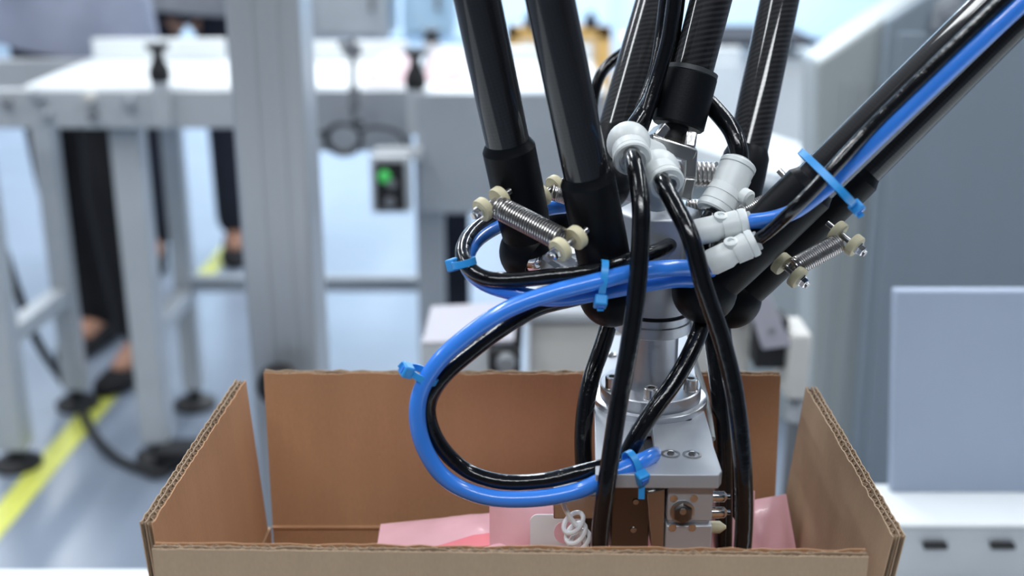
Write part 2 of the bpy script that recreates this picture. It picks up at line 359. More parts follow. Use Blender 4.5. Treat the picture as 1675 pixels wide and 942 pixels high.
# side table at far left
tl = thing('side_table', (XX(0, 300, 2.8), 2.95, 0), 'pale side table cut by the left edge of the photo, beyond the conveyor end', 'table')
put('table_top', MB().span(XX(-160, 80, 2.75), XX(72, 80, 2.9), 3.48, 3.78, ZZ(103, 3.48), ZZ(80, 3.48)), 'belt', tl, bevel=.006)
put('leg', MB().span(XX(-90, 80, 2.8), XX(-75, 80, 2.8), 3.5, 3.55, 0, ZZ(103, 3.48)), 'painted', tl)
put('leg', MB().span(XX(48, 80, 3), XX(66, 80, 3), 3.72, 3.77, 0, ZZ(103, 3.48)), 'painted', tl)

# tall post
tp = thing('support_post', (XX(440, 600, 1.45), 1.45, 0), 'tall grey aluminium post standing left of the carton', 'post')
xa, xb = XX(366, 10, 1.42), XX(488, 10, 1.42)
put('upright', MB().span(xa, xb, 1.42, 1.52, .012, 2.4), 'post', tp, bevel=.006)
for x in (xa + .028, xb - .028):
    put('groove_strip', MB().span(x - .004, x + .004, 1.4175, 1.42, .1, 2.4), 'post', tp)
put('base_plate', MB().span(xa - .04, xb + .04, 1.38, 1.56, 0, .012), 'post', tp, bevel=.003)
kn = thing('round_knob', P(458, 650, 1.33), 'round black hand wheel on the tall post, half hidden by the carton', 'knob')
c = P(458, 628, 1.38)
put('wheel', MB().lathe(c, (0, -1, 0), [(-.038, .012), (-.01, .012), (-.01, .024), (0, .028), (.012, .026), (.016, .015), (.017, 0)]), 'black', kn)
tag(put('edge_strip', MB().span(XX(512, 560, 1.45), XX(523, 560, 1.45), 1.44, 1.50, ZZ(690, 1.45), ZZ(522, 1.45)).span(XX(500, 560, 1.45), XX(514, 560, 1.45), 1.45, 1.47, ZZ(600, 1.45), ZZ(592, 1.45)), 'black', bevel=.002), 'narrow black strip along the right side of the tall post', 'strip')

# floor cable
fc = [Q(-40, 330, .55), Q(0, 395, .45), Q(30, 480, .32), Q(62, 560, .18), Q(100, 618, .05), Q(125, 650, .02), Q(150, 705, .01), Q(185, 745, .01), Q(232, 768, .012), Q(262, 775, .012), Q(300, 750, .012), Q(330, 735, .012)]
tag(put('floor_cable', MB().tube(spline(fc, 8), .011, 10), 'black'), 'thick black cable crossing the floor under the left conveyor', 'cable')
fb = thing('floor_socket', Q(262, 775, 0), 'black cable junction lying on the floor beside the conveyor foot', 'junction')
c = Q(285, 762, 0)
put('body', MB().box(c + Vector((.03, 0, .03)), (.13, .07, .05)), 'black', fb, bevel=.008)
put('plug', MB().lathe(c + Vector((.11, 0, .03)), (1, .2, 0), [(0, .02), (.04, .022), (.05, .012), (.07, .01)]), 'black', fb)

# ================================================================== PEOPLE
def person(x, y, rz, label, shirt, trousers, lf, rf, lk, rk, ah, parts_label=None):
    T = Matrix.Translation((x, y, 0)) @ Matrix.Rotation(rz, 4, 'Z')
    p = thing('person', (x, y, 0), label, 'person')
    def skin(name, nodes, edges, m_, lv=2):
        me = bpy.data.meshes.new(name); me.from_pydata([(T @ Vector(n[0])) - Vector((x, y, 0)) for n in nodes], edges, [])
        o = bpy.data.objects.new(name, me); COL.objects.link(o); o.parent = p; me.materials.append(M[m_])
        sk = o.modifiers.new('skin', 'SKIN'); sk.use_smooth_shade = True
        for i, n in enumerate(nodes):
            r = n[1]; me.skin_vertices[0].data[i].radius = r if isinstance(r, tuple) else (r, r)
        me.skin_vertices[0].data[0].use_root = True
        su = o.modifiers.new('sub', 'SUBSURF'); su.levels = su.render_levels = lv; ORG[o.name] = Vector((x, y, 0)); return o
    # body (continuous skin figure)
    hl = (-.10, 0, .88); hr = (.10, 0, .88)
    nodes = [((0, 0, .95), (.13, .10)), ((0, 0, 1.12), (.12, .09)), ((0, 0, 1.32), (.15, .10)), ((0, 0, 1.44), (.09, .07)), ((0, 0, 1.52), .05), ((0, -.01, 1.60), .07), ((0, -.01, 1.69), .065),
             (hl, .085), (lk, .055), (lf, .038), ((lf[0], lf[1] - .13, .035), .03), (hr, .085), (rk, .055), (rf, .038), ((rf[0], rf[1] - .13, .035), .03),
             ((-.19, 0, 1.40), .05), ((-.23, .0, 1.14), .037), (ah[0], .026), ((.19, 0, 1.40), .05), ((.23, 0, 1.14), .037), (ah[1], .026)]
    ed = [(0, 1), (1, 2), (2, 3), (3, 4), (4, 5), (5, 6), (0, 7), (7, 8), (8, 9), (9, 10), (0, 11), (11, 12), (12, 13), (13, 14), (2, 15), (15, 16), (16, 17), (2, 18), (18, 19), (19, 20)]
    for s_, h in ((17, ah[0]), (20, ah[1])):
        h = Vector(h)
        k0 = len(nodes); nodes.append((tuple(h + Vector((0, -.06, -.02))), (.03, .014))); ed.append((s_, k0))
        for q, L in ((-.024, .05), (-.008, .062), (.008, .058), (.024, .045)):
            k1 = len(nodes); nodes.append((tuple(h + Vector((q, -.095, -.025))), .0085)); ed.append((k0, k1))
            nodes.append((tuple(h + Vector((q, -.095 - L * .7, -.03 - L * .4))), .007)); ed.append((k1, k1 + 1))
        k1 = len(nodes); sgn = 1 if h.x < 0 else -1
        nodes.append((tuple(h + Vector((sgn * .035, -.06, -.02))), .009)); ed.append((k0, k1))
        nodes.append((tuple(h + Vector((sgn * .045, -.09, -.03))), .008)); ed.append((k1, k1 + 1))
    skin('body', nodes, ed, 'skin', 1)
    lm = lambda a, b, t: tuple(Vector(a).lerp(Vector(b), t))
    tn = [((0, 0, .95), (.13, .10)), (hl, .095), (lk, .078), ((lf[0], lf[1], .05), .066), (hr, .095), (rk, .078), ((rf[0], rf[1], .07), .066)]
    skin('trousers', tn, [(0, 1), (1, 2), (2, 3), (0, 4), (4, 5), (5, 6)], trousers)
    rgs = [[T @ Vector((wx * math.cos(a), wy * math.sin(a), z + (.015 * math.sin(a * 2) if z < .9 else 0))) for a in [2 * math.pi * q / 28 for q in range(28)]]
           for z, wx, wy in ((.86, .215, .165), (.875, .218, .168), (1.0, .205, .155), (1.15, .19, .14), (1.32, .20, .13), (1.41, .17, .11), (1.46, .09, .08), (1.49, .062, .062))]
    put('shirt', MB().rings(rgs), shirt, p, sharp=60)
    sn = [((-.17, 0, 1.38), .07), ((-.235, 0, 1.16), .058), (lm((-.23, 0, 1.14), ah[0], .8), .045)]
    skin('sleeve', sn, [(0, 1), (1, 2)], shirt)
    skin('sleeve', [((-a[0][0], a[0][1], a[0][2]), a[1]) if k < 2 else (lm((.23, 0, 1.14), ah[1], .8), .045) for k, a in enumerate(sn)], [(0, 1), (1, 2)], shirt)
    for fo in (lf, rf):
        fo = Vector(fo); m_ = MB(); rg = []
        for t, wd, hh in ((.06, .02, .06), (.05, .036, .075), (0, .045, .085), (-.06, .046, .065), (-.12, .05, .05), (-.17, .044, .042), (-.20, .02, .03)):
            rg.append([T @ Vector((fo.x + wd * math.cos(a), fo.y + t, max(0.004, hh * .5 + hh * .55 * math.sin(a)) + fo.z - .09)) for a in [2 * math.pi * i / 12 for i in range(12)]])
        m_.rings(rg); put('shoe', m_, 'trouser', p)
    # hair, face
    put('hair', MB().sphere(T @ Vector((0, .018, 1.675)), .098, 20, (.86, 1.0, 1.0)), 'hair', p)
    
    for sx in (-.03, .03):
        put('eye', MB().sphere(T @ Vector((sx, -.078, 1.64)), .011, 10), 'eye', p)
    put('nose', MB().lathe(T @ Vector((0, -.07, 1.63)), T.to_3x3() @ Vector((0, -.8, -.6)), [(0, .012), (.02, .009), (.026, .002)], 10), 'skin', p)
    return p
px_ = XX(150, 300, 3.15)
person(px_, 3.15, R(-18), 'person in blue-grey shirt and black trousers standing behind the left conveyor', 'shirt', 'trouser',
       (-.10, .12, .09), (.14, -.04, .09), (-.11, .03, .49), (.13, -.08, .50), ((-.16, -.26, 1.16), (.16, -.26, 1.16)))
person(XX(312, 100, 4.1), 4.1, R(10), 'person in grey top and dark trousers, farther back beside the tall post', 'shirtb', 'navy',
       (-.17, 0, .09), (.10, .06, .09), (-.13, -.02, .49), (.11, 0, .5), ((-.16, -.26, 1.16), (.16, -.26, 1.16)))

# ================================================================== FAR THINGS ABOVE THE BELTS
oc = thing('orange_frame', (XX(915, 110, 5.5), 5.6, 0), 'orange and yellow metal cart frame far behind the carbon rods', 'cart')
z0, z1 = ZZ(108, 5.5), ZZ(42, 5.5); x0, x1 = XX(828, 70, 5.5), XX(1000, 70, 5.5)
put('top_rail', MB().span(x0, x1, 5.48, 5.54, z1 - .06, z1), 'orange', oc, bevel=.006)
put('upright', MB().span(x1 - .07, x1, 5.48, 5.54, .0, z1), 'orange', oc, bevel=.006)
put('upright', MB().span(x0, x0 + .06, 5.48, 5.54, .0, z1), 'orange', oc, bevel=.006)
put('cross_rail', MB().span(x0, x1, 5.49, 5.53, z0 - .05, z0), 'orange', oc, bevel=.006)
put('deck', MB().span(x0 + .05, x1 - .06, 5.6, 5.64, z0 - .6, z1 - .06), 'belt', oc)
for px, m_ in ((868, 'navy'), (905, 'grey'), (966, 'navy')):
    c = P(px, 36, 5.5); tag(put('small_machine', MB().box(c + Vector((0, 0, -.005)), (.06, .05, .05)).box(c + Vector((0, 0, .03)), (.03, .03, .03)), m_, bevel=.006), {868: 'dark small box on the left of the orange frame', 905: 'grey small box in the middle of the orange frame', 966: 'dark small box on the right of the orange frame'}[px], 'box')
def cabinetish(name, px0, px1, py0, py1, D, dep, m_, label, cat, extra=None):
    x0, x1 = XX(px0, py0, D), XX(px1, py0, D); z1 = ZZ(py0, D); z0 = 0 if py1 is None else ZZ(py1, D)
    t = thing(name, ((x0 + x1) / 2, D + dep / 2, z0), label, cat)
    put('body', MB().span(x0, x1, D, D + dep, z0, z1), m_, t, bevel=.008)
    put('door_panel', MB().span(x0 + .03, x1 - .03, D - .012, D, z0 + (z1 - z0) * .08, z1 - (z1 - z0) * .08), m_, t, bevel=.004)
    put('handle', MB().span(x1 - .06, x1 - .045, D - .03, D - .012, (z0 + z1) / 2 - .03, (z0 + z1) / 2 + .03), 'grey', t)
    return t
cabinetish('white_cabinet', 1030, 1250, 78, None, 4.6, .5, 'belt', 'white low cabinet behind the central black collar, far back', 'cabinet')
cabinetish('white_cabinet', 1245, 1345, 92, None, 3.9, .4, 'belt', 'white cabinet under a dark shelf, just left of the big grey cabinet', 'cabinet')
cabinetish('grey_cabinet', 500, 632, -60, 66, 4.4, .4, 'painted', 'grey upright machine housing far behind the right side of the post', 'machine')
cabinetish('cyan_machine', 655, 740, -60, 62, 4.4, .4, 'cyan', 'pale cyan machine housing far behind the larger black knob', 'machine')
sh = thing('dark_shelf', P(1290, 80, 3.8), 'dark thin shelf in front of the pale back wall, left of the grey cabinet', 'shelf')
put('board', MB().span(XX(1180, 75, 3.8), XX(1345, 75, 3.8), 3.85, 4.3, ZZ(80, 3.8), ZZ(70, 3.8)), 'navy', sh)
# machine seen between the conveyor and the cabinet (white chute)
ch = thing('white_chute', (XX(1200, 250, 3.0), 3.0, 0), 'white angled chute between the back carbon rods and the grey cabinet', 'chute')
put('tray', MB().bar(P(1050, 190, 3.0), P(1340, 285, 2.7), .03, .45, (0, 1, 0)), 'belt', ch)
put('front_panel', MB().span(XX(1010, 300, 2.75), XX(1345, 300, 2.75), 2.74, 2.78, 0, ZZ(292, 2.75)), 'cabinetlight', ch, bevel=.004)
put('rail', MB().span(XX(1040, 300, 2.7), XX(1345, 300, 2.7), 2.70, 2.74, ZZ(300, 2.7), ZZ(285, 2.7)), 'belt', ch)

# big cabinet, right
bc = thing('machine_cabinet', (XX(1550, 500, 1.75), 2.0, 0), 'big blue-grey metal cabinet with sloping left shoulder filling the right side', 'cabinet')
D = 1.75
pts = [P(1336, 104, D), P(1508, -14, D), P(1750, -170, D), Vector((XX(2050, 0, D), D, ZZ(-170, D))), Vector((XX(2050, 0, D), D, 0.02)), Vector((XX(1352, 700, D), D, 0.02))]
put('body', MB().prism(pts, (0, .10, 0)), 'cabinetlight', bc, bevel=.006)
x0 = XX(1443, 200, D); x1 = XX(1830, 200, D)
dr = put('door', MB().prism([P(1443, 32, D), P(1520, -18, D), P(1740, -160, D), Vector((x1, D, ZZ(-160, D))), Vector((x1, D, .08)), Vector((x0, D, .08))], (0, -.02, 0)), 'cabinet', bc, bevel=.005)
put('door_inset', MB().prism([P(1466, 52, D - .02), P(1560, 52, D - .02), Vector((x1 - .03, D - .02, ZZ(52, D - .02))), Vector((x1 - .03, D - .02, .12)), Vector((x0 + .02, D - .02, .12))], (0, -.006, 0)), 'cabinet', dr, bevel=.003)
put('latch', MB().lathe(P(1548, 14, D - .02), (0, -1, 0), [(0, .018), (.012, .018), (.014, .01), (.02, .01)]).box(P(1532, 30, D - .03), (.012, .012, .03)), 'painteddark', dr)
for px in (1362, 1392, 1424):
    x = XX(px, 400, D); put('rib', MB().span(x - .004, x + .004, D - .006, D, .1, ZZ(130, D)), 'cabinetlight', bc)
for x in (XX(1390, 700, D), XX(1990, 700, D)):
    put('foot', MB().span(x - .03, x + .03, D + .01, D + .09, 0, .02), 'black', bc)

# ================================================================== CENTRAL MACHINE BEHIND THE CARTON
cm = thing('sealing_machine', (XX(1040, 600, 1.35), 1.4, .50), 'cream and grey machine block directly behind the carton and column', 'machine')
D = 1.25
put('body', MB().span(XX(868, 600, D), XX(1225, 600, D), D, D + .3, 0.001, ZZ(525, D)), 'beige', cm, bevel=.006)
put('top_plate', MB().span(XX(852, 500, D), XX(1232, 500, D), D - .01, D + .16, ZZ(525, D), ZZ(505, D)), 'painteddark', cm, bevel=.004)
put('roller_bed', MB().span(XX(880, 470, D), XX(1200, 470, D), D + .04, D + .14, ZZ(505, D), ZZ(494, D)), 'beige', cm, bevel=.004)
for k in range(6):
    put('roller', MB().lathe((XX(885, 470, D), D + .048 + .017 * k, ZZ(488, D)), (1, 0, 0), [(0, .007), (XX(1200, 470, D) - XX(885, 470, D), .007)], 12), 'alu', cm)
lb = thing('bracket_table', (XX(770, 560, 1.2), 1.25, .6), 'lilac-grey sheet metal bracket left of the cream machine', 'bracket')
D = 1.2
put('top_sheet', MB().prism([P(705, 500, D + .08), P(850, 492, D + .08), P(850, 556, D), P(690, 560, D)], (0, .0, -.004)), 'lilac', lb, bevel=.001)
put('front_sheet', MB().span(XX(688, 580, D), XX(800, 580, D), D, D + .02, 0.001, ZZ(560, D)), 'painted', lb, bevel=.002)
put('black_block', MB().span(XX(800, 580, D), XX(852, 580, D), D - .01, D + .03, ZZ(606, D), ZZ(566, D)), 'black', lb, bevel=.003)
put('black_post', MB().bar(P(852, 490, D), P(846, 572, D), .008, .008), 'black', lb)
put('knob', MB().lathe(P(828, 592, D - .01), (0, -1, 0), [(0, .011), (.012, .009), (.013, 0)]), 'grey', lb)
rb = thing('angle_bracket', (XX(1270, 560, 1.2), 1.22, .6), 'tilted lilac-grey bracket arm with beige block, right of the cream machine', 'bracket')
put('arm_sheet', MB().prism([P(1218, 478, D), P(1254, 472, D), P(1296, 566, D), P(1248, 572, D)], (0, .012, 0)), 'lilac', rb, bevel=.001)
put('bolt', MB().lathe(P(1262, 541, D - .001), (0, -1, 0), [(0, .003), (.003, .003), (.004, 0)]), 'grey', rb)
put('black_block', MB().span(XX(1240, 590, D), XX(1292, 590, D), D + .015, D + .05, ZZ(612, D), ZZ(530, D)), 'black', rb, bevel=.002)
put('beige_block', MB().span(XX(1290, 590, D), XX(1326, 590, D), D, D + .06, ZZ(655, D), ZZ(548, D)), 'beige', rb, bevel=.003)
put('lower_rod', MB().tube([P(1306, 640, D + .03), Vector((XX(1306, 640, D + .03), D + .03, 0.001))], .010), 'grey', rb)
put('collar', MB().lathe(P(1306, 668, D + .03), (0, 0, -1), [(-.01, .014), (.012, .014)]), 'painted', rb)

ZP = .665
# white side ledge + leaning sheet, right
rl = thing('side_ledge', (XX(1600, 850, 1.0), 1.05, 0), 'white side ledge of the packing table, right of the carton', 'ledge')
zt = .70; ya = Q(1600, 856, zt).y; yb = Q(1600, 800, zt).y
zt = .73; ya = Q(1600, 856, zt).y; yb = Q(1600, 806, zt).y
put('top_board', MB().span(XX(1440, 850, ya), XX(2000, 850, ya), ya, yb + .018, zt - .005, zt), 'belt', rl, bevel=.003)
put('front_board', MB().span(XX(1440, 850, ya), XX(2000, 850, ya), ya + .003, ya + .018, ZP + .0005, zt - .005), 'painteddark', rl, bevel=.002)
for px in (1530, 1640):
    put('black_clip', MB().box(P(px, 893, ya), (.02, .006, .004)), 'black', rl)
for px in (1480, 1900):
    x = XX(px, 800, ya); put('leg', MB().span(x, x + .03, yb + .0, yb + .018, 0, zt - .005), 'painted', rl)
b0 = P(1462, 812, yb); t0 = Vector((b0.x + .006, yb + .012, ZZ(476, yb + .012)))
b1 = Vector((XX(1900, 812, yb), yb, b0.z)); t1 = Vector((b1.x, yb + .012, t0.z))
b0.z = b1.z = zt
t0.x = XX(1464, 476, yb + .012); b0.x = XX(1458, 800, yb)
tag(put('leaning_sheet', MB().prism([b0, b1, t1, t0], (0, .012, 0)), 'sheet', bevel=.002), 'flat blue-grey sheet standing upright on the white ledge at right', 'panel')

# packing conveyor under the carton
ZP = .665
pt = thing('packing_conveyor', (0, .5, 0), 'white belt surface the open carton stands on, at the bottom of the photo', 'conveyor')
ye = min(Q(100, 903, ZP).y, .968)
put('belt', MB().span(-.9, 1.1, .02, ye, ZP - .02, ZP), 'belt', pt, bevel=.006)
put('frame', MB().span(-.88, 1.08, .04, ye - .02, ZP - .10, ZP - .02), 'painted', pt, bevel=.004)
for sx in (-.8, 1.0):
    for y in (.08, ye - .08):
        put('leg', MB().span(sx - .02, sx + .02, y - .02, y + .02, 0, ZP - .1), 'painted', pt)

# ================================================================== CARTON
FZ = HC - .369          # fold height
box_ = thing('cardboard_carton', (0, .56, ZP), 'open brown double-wall cardboard carton with all four flaps raised', 'carton')
def corr(bl, br, tr, tl, n, th=.0058, per=(.0055, .0044), outer='kraftout', inner='kraft', top=True, wob=.0006):
    """corrugated board from four inner corners; n points to the outer side; returns builders by layer"""
    bl, br, tr, tl = map(Vector, (bl, br, tr, tl)); n = Vector(n).normalized(); W = (br - bl).length; ns = 48; rs = random.Random(int(W * 1e5))
    jag = [rs.uniform(-wob, wob) for _ in range(ns + 1)]
    def pt(u, v, o, dv=0):
        b = bl.lerp(br, u); t = tl.lerp(tr, u); d = (t - b).normalized(); return b.lerp(t, v) + n * o + d * dv
    def liner(o0, o1, j):
        m_ = MB(); vs = []
        for i in range(ns + 1):
            u = i / ns; e = jag[(i * j) % (ns + 1)]
            vs += [pt(u, 0, o0), pt(u, 0, o1), pt(u, 1, o1, e), pt(u, 1, o0, e)]
        fs = []
        for i in range(ns):
            a = i * 4; b = a + 4
            fs += [[a, b, b + 3, a + 3], [a + 1, a + 2, b + 2, b + 1], [a + 3, b + 3, b + 2, a + 2], [a, a + 1, b + 1, b]]
        fs += [[0, 3, 2, 1], [ns * 4, ns * 4 + 1, ns * 4 + 2, ns * 4 + 3]]
        return m_.add(vs, fs)
    def flute(o0, o1, period):
        k = max(4, int(W / period)) * 8; m_ = MB(); vs = []; t_ = .00035
        for i in range(k + 1):
            u = i / k; o = (o0 + o1) / 2 + (o1 - o0 - t_) / 2 * math.sin(2 * math.pi * i / 8)
            e = -.0006
            vs += [pt(u, 0, o - t_ / 2), pt(u, 0, o + t_ / 2), pt(u, 1, o + t_ / 2, e), pt(u, 1, o - t_ / 2, e)]
        fs = []
        for i in range(k):
            a = i * 4; b = a + 4; fs += [[a, b, b + 3, a + 3], [a + 1, a + 2, b + 2, b + 1], [a + 3, b + 3, b + 2, a + 2]]
        return m_.add(vs, fs)
    l = .0005; mid = th * .56
    return [(liner(0, l, 3), inner, 'inner_liner'), (liner(mid - l / 2, mid + l / 2, 5), 'flute', 'middle_liner'), (liner(th - l, th, 7), outer, 'outer_liner'),
            (flute(l, mid - l / 2, per[0]), 'flute', 'fluting'), (flute(mid + l / 2, th - l, per[1]), 'flute', 'fluting')]
def flap(name, *a, **k):
    layers = corr(*a, **k); m0, mt, _ = layers[0]
    o = put(name, m0, mt, box_, sharp=0)
    for m_, mt, nm in layers[1:]: put(nm, m_, mt, o, sharp=0)
    return o
xL, xR, yF, yB = -.1480, .1570, .470, .656
# back
bkl, bkr = P(446, 862, yB), P(1266, 862, yB); bkl.z = bkr.z = FZ
tkl, tkr = P(431, 611, yB + .002), P(1277, 613, yB + .002)
flap('back_flap', bkl, bkr, tkr, tkl, (0, 1, 0))
# near
nl = P(254, 886, .466); nr = P(1415, 899, .461)
nfl = Vector((nl.x, yF, FZ)); nfr = Vector((nr.x, yF - .004, FZ))
flap('front_flap', nfl, nfr, nr, nl, (0, -1, 0), outer='kraftout')
# left
ltf = P(402, 621, .650); ltn = P(250, 862, .482); ltn.z = ltf.z + .001; lbf = Vector((bkl.x - .002, .652, FZ)); lbn = Vector((xL - .004, .478, FZ))
flap('left_flap', lbn, lbf, ltf, ltn, (-1, 0, .08))
# right
rtf = P(1318, 632, .648); rtn = P(1462, 862, .480); rtn.z = rtf.z - .001; rbf = Vector((bkr.x + .002, .652, FZ)); rbn = Vector((xR - .001, .478, FZ))
flap('right_flap', rbn, rbf, rtf, rtn, (1, 0, .08), inner='kraftout')
# body walls + bottom (plain double wall board)
def slab(name, a, b, n, m_=('kraft', 'kraftout')):
    a = Vector(a); b = Vector(b); n = Vector(n) * .0058
    mb = MB(); z0 = ZP + .0005; z1 = FZ
    vs = [Vector((a.x, a.y, z0)), Vector((b.x, b.y, z0)), Vector((b.x, b.y, z1)), Vector((a.x, a.y, z1))]
    mb.add(vs, [[0, 1, 2, 3]]); mb.add([v + n for v in vs], [[0, 1, 2, 3]], mi=1)
    mb.add(vs + [v + n for v in vs], [[0, 4, 5, 1], [1, 5, 6, 2], [2, 6, 7, 3], [3, 7, 4, 0]], mi=1)
    return put(name, mb, None, box_, mats=list(m_), sharp=0)
slab('side_wall', (bkl.x, yB, 0), (bkr.x, yB, 0), (0, 1, 0)); slab('side_wall', (nfl.x + .006, yF, 0), (nfr.x, yF - .004, 0), (0, -1, 0))
slab('side_wall', (nfl.x + .002, yF, 0), (bkl.x - .001, yB, 0), (-1, 0, 0)); slab('side_wall', (nfr.x + .004, yF, 0), (bkr.x + .001, yB, 0), (1, 0, 0))
put('bottom', MB().span(xL, xR, yF, yB, ZP + .0005, ZP + .006), 'kraft', box_)
# fold creases
put('crease', MB().tube([bkl + Vector((0, -.0004, 0)), bkr + Vector((0, -.0004, 0))], .0011, 6), 'kraft', box_)

# ================================================================== PINK PACKETS IN THE CARTON
def packet(name, c, sx, sy, sz, rot, label, seed=1, pw=.35):
    rs = random.Random(seed); m_ = MB(); nx, ny = 26, 14; T = Matrix.Translation(c) @ rot.to_4x4()
    def grid(sg):
        vs = []
        for j in range(ny + 1):
            for i in range(nx + 1):
                u, v = i / nx, j / ny; e = (max(0, math.sin(math.pi * min(1, max(0, (u - .05) / .9)))) * math.sin(math.pi * v)) ** pw
                wr = .0012 * math.sin(u * 31 + seed) * math.cos(v * 17 + seed * 2) + .0009 * rs.uniform(-1, 1)
                vs.append(T @ Vector(((u - .5) * sx, (v - .5) * sy, sg * (sz / 2 * e + wr * e) + .0001 * sg)))
        return vs
    fs = [[j * (nx + 1) + i, j * (nx + 1) + i + 1, (j + 1) * (nx + 1) + i + 1, (j + 1) * (nx + 1) + i] for j in range(ny) for i in range(nx)]
    m_.add(grid(1), fs); m_.add(grid(-1), [f[::-1] for f in fs])
    o = put(name, m_, 'pink', sharp=60); tag(o, label, 'packet'); return o, T
# held packet: stands up under the gripper, face toward camera
cpk = P(1018, 860, .575); cpk.z = .906
rot = Matrix.Rotation(R(80), 3, 'X')
pk, T1 = packet('pink_packet', cpk, XX(1236, 850, .575) - XX(800, 850, .575), .078, .020, rot, 'crinkled pink packet with a white label held by the gripper inside the carton', 3)
def onface(Tm, poly, z, th, m_, name, par, label=None):
    mb = MB().prism([Tm @ Vector((x, y, z)) for x, y in poly], (Tm.to_3x3() @ Vector((0, 0, th)))); return put(name, mb, m_, par, label=label)
def rrect(cx, cy, w_, h_, r, k=5):
    out = []
    for sx, sy, a0 in ((1, 1, 0), (-1, 1, 90), (-1, -1, 180), (1, -1, 270)):
        for i in range(k + 1):
            a = R(a0 + 90 * i / k); out.append((cx + sx * (w_ / 2 - r) + r * math.cos(a), cy + sy * (h_ / 2 - r) + r * math.sin(a)))
    return out
LX = XX(903, 850, .57) - cpk.x
onface(T1, rrect(LX + .002, .019, .027, .021, .004), .0098, .0012, 'label', 'white_label', pk, 'white rounded label')
onface(T1, rrect(LX + .007, .020, .012, .012, .0058), .0110, .0004, 'pink', 'label_window', pk, 'round pink spot on the white label')
onface(T1, rrect(LX + .002, .001, .028, .010, .001), .0099, .001, 'brown', 'brown_print', pk, 'brown printed band')
for r_ in range(4):
    for c_ in range(4):
        onface(T1, rrect(LX - .022 + c_ * .0022, .009 - r_ * .0024, .0015, .0016, .0002, 1), .0094, .0006, 'redprint', 'print_mark', pk)
pk2, T2 = packet('pink_packet', P(800, 885, .58) + Vector((.012, 0, -.006)), .15, .075, .014, Matrix.Rotation(R(6), 3, 'X') @ Matrix.Rotation(R(-7), 3, 'Y'), 'pink packet lying flat at the bottom left, poking out under the held packet', 5)
onface(T2, [(-.055, -.004), (.03, -.002), (.03, .010), (-.02, .008)], .0052, .002, 'redprint', 'red_print', pk2)
pk3, T3 = packet('pink_packet', P(1215, 925, .60), .062, .07, .014, Matrix.Rotation(R(70), 3, 'X') @ Matrix.Rotation(R(10), 3, 'Z'), 'plain pink packet corner standing at the right, beside the black hoses', 8)

# ================================================================== SPINDLE COLUMN + PLATE
ZPL = HC - .2526
AX = Q(1063, 655, ZPL); ax_, ay_ = AX.x, AX.y
sp = thing('spindle_column', (ax_, ay_, ZPL), 'silver spindle column with round bolted flange, in the middle of the hoses', 'robot spindle')
zc = lambda py: ZZ(py, ay_)
put('lower_disc', MB().lathe((ax_, ay_, ZPL), (0, 0, 1), [(0, .0290), (.0028, .0290), (.0032, .0283), (.0033, .001)], 56), 'alu', sp)
fl = put('flange', MB().lathe((ax_, ay_, ZPL + .0033), (0, 0, 1), [(0, .0258), (.0062, .0258), (.0068, .0252), (.0069, .001)], 56), 'alu', sp)
zr0, zr1 = zc(536), zc(507)
put('column', MB().lathe((ax_, ay_, ZPL + .01), (0, 0, 1), [(0, .0150), (.002, .0140), (.006, .0132), (zr0 - ZPL - .01, .0132)], 48), 'alu', sp)
put('clamp_ring', MB().lathe((ax_, ay_, zr0), (0, 0, 1), [(0, .001), (0, .0188), (.0005, .0194), (zr1 - zr0 - .004, .0194), (zr1 - zr0 - .0035, .0186), (zr1 - zr0, .0186), (zr1 - zr0, .001)], 48), 'alu', sp)
put('seal', MB().lathe((ax_, ay_, zr1), (0, 0, 1), [(0, .0172), (.0018, .0172)], 40), 'black', sp)
put('bearing_housing', MB().lathe((ax_, ay_, zr1 + .0018), (0, 0, 1), [(0, .0180), (zc(440) - zr1, .0180), (zc(438) - zr1, .015)], 48), 'alumatt', sp)
for px, py in ((995, 634), (1065, 662), (1127, 636), (1042, 607), (1093, 606)):
    q = Q(px, py, ZPL + .0102); d = (q - Vector((ax_, ay_, q.z))).normalized() * .0212; q = Vector((ax_, ay_, ZPL + .0100)) + Vector((d.x, d.y, 0))
    put('cap_screw', MB().lathe(q, (0, 0, 1), [(0, .0040), (.0004, .0036), (.0058, .0036), (.0062, .0032), (.0062, .0019), (.0035, .0017), (.0035, .0001)], 20), 'steel', fl)
# small red mark
mk = MB(); C0 = P(1070, 547, ay_ - .0133)
def onc(dx, dz): 
    x = C0.x + dx - ax_; return Vector((ax_ + x, ay_ - math.sqrt(max(1e-9, .0134 ** 2 - x * x)), C0.z + dz))
def mp_(pts): mk.prism([onc(a * .001, b * .001) for a, b in pts], (0, -.0002, 0))
mp_([(-.2, 1.6), (.8, 1.0), (2.0, 2.0), (1.6, .2), (2.2, -1.4), (1.0, -.8), (.6, -2.1), (0, -.8), (-1.0, -.4), (-.1, .4)])
put('red_mark', mk, 'red', sp, sharp=0, label='small red emblem')
mk = MB(); mk.tube([onc(-.0028, .0015), onc(-.0028, -.001), onc(-.001, -.0015)], .00015, 5); mk.tube([onc(-.0026, .0012), onc(-.0012, .001)], .00015, 5)
put('mark_outline', mk, 'greyprint', sp)

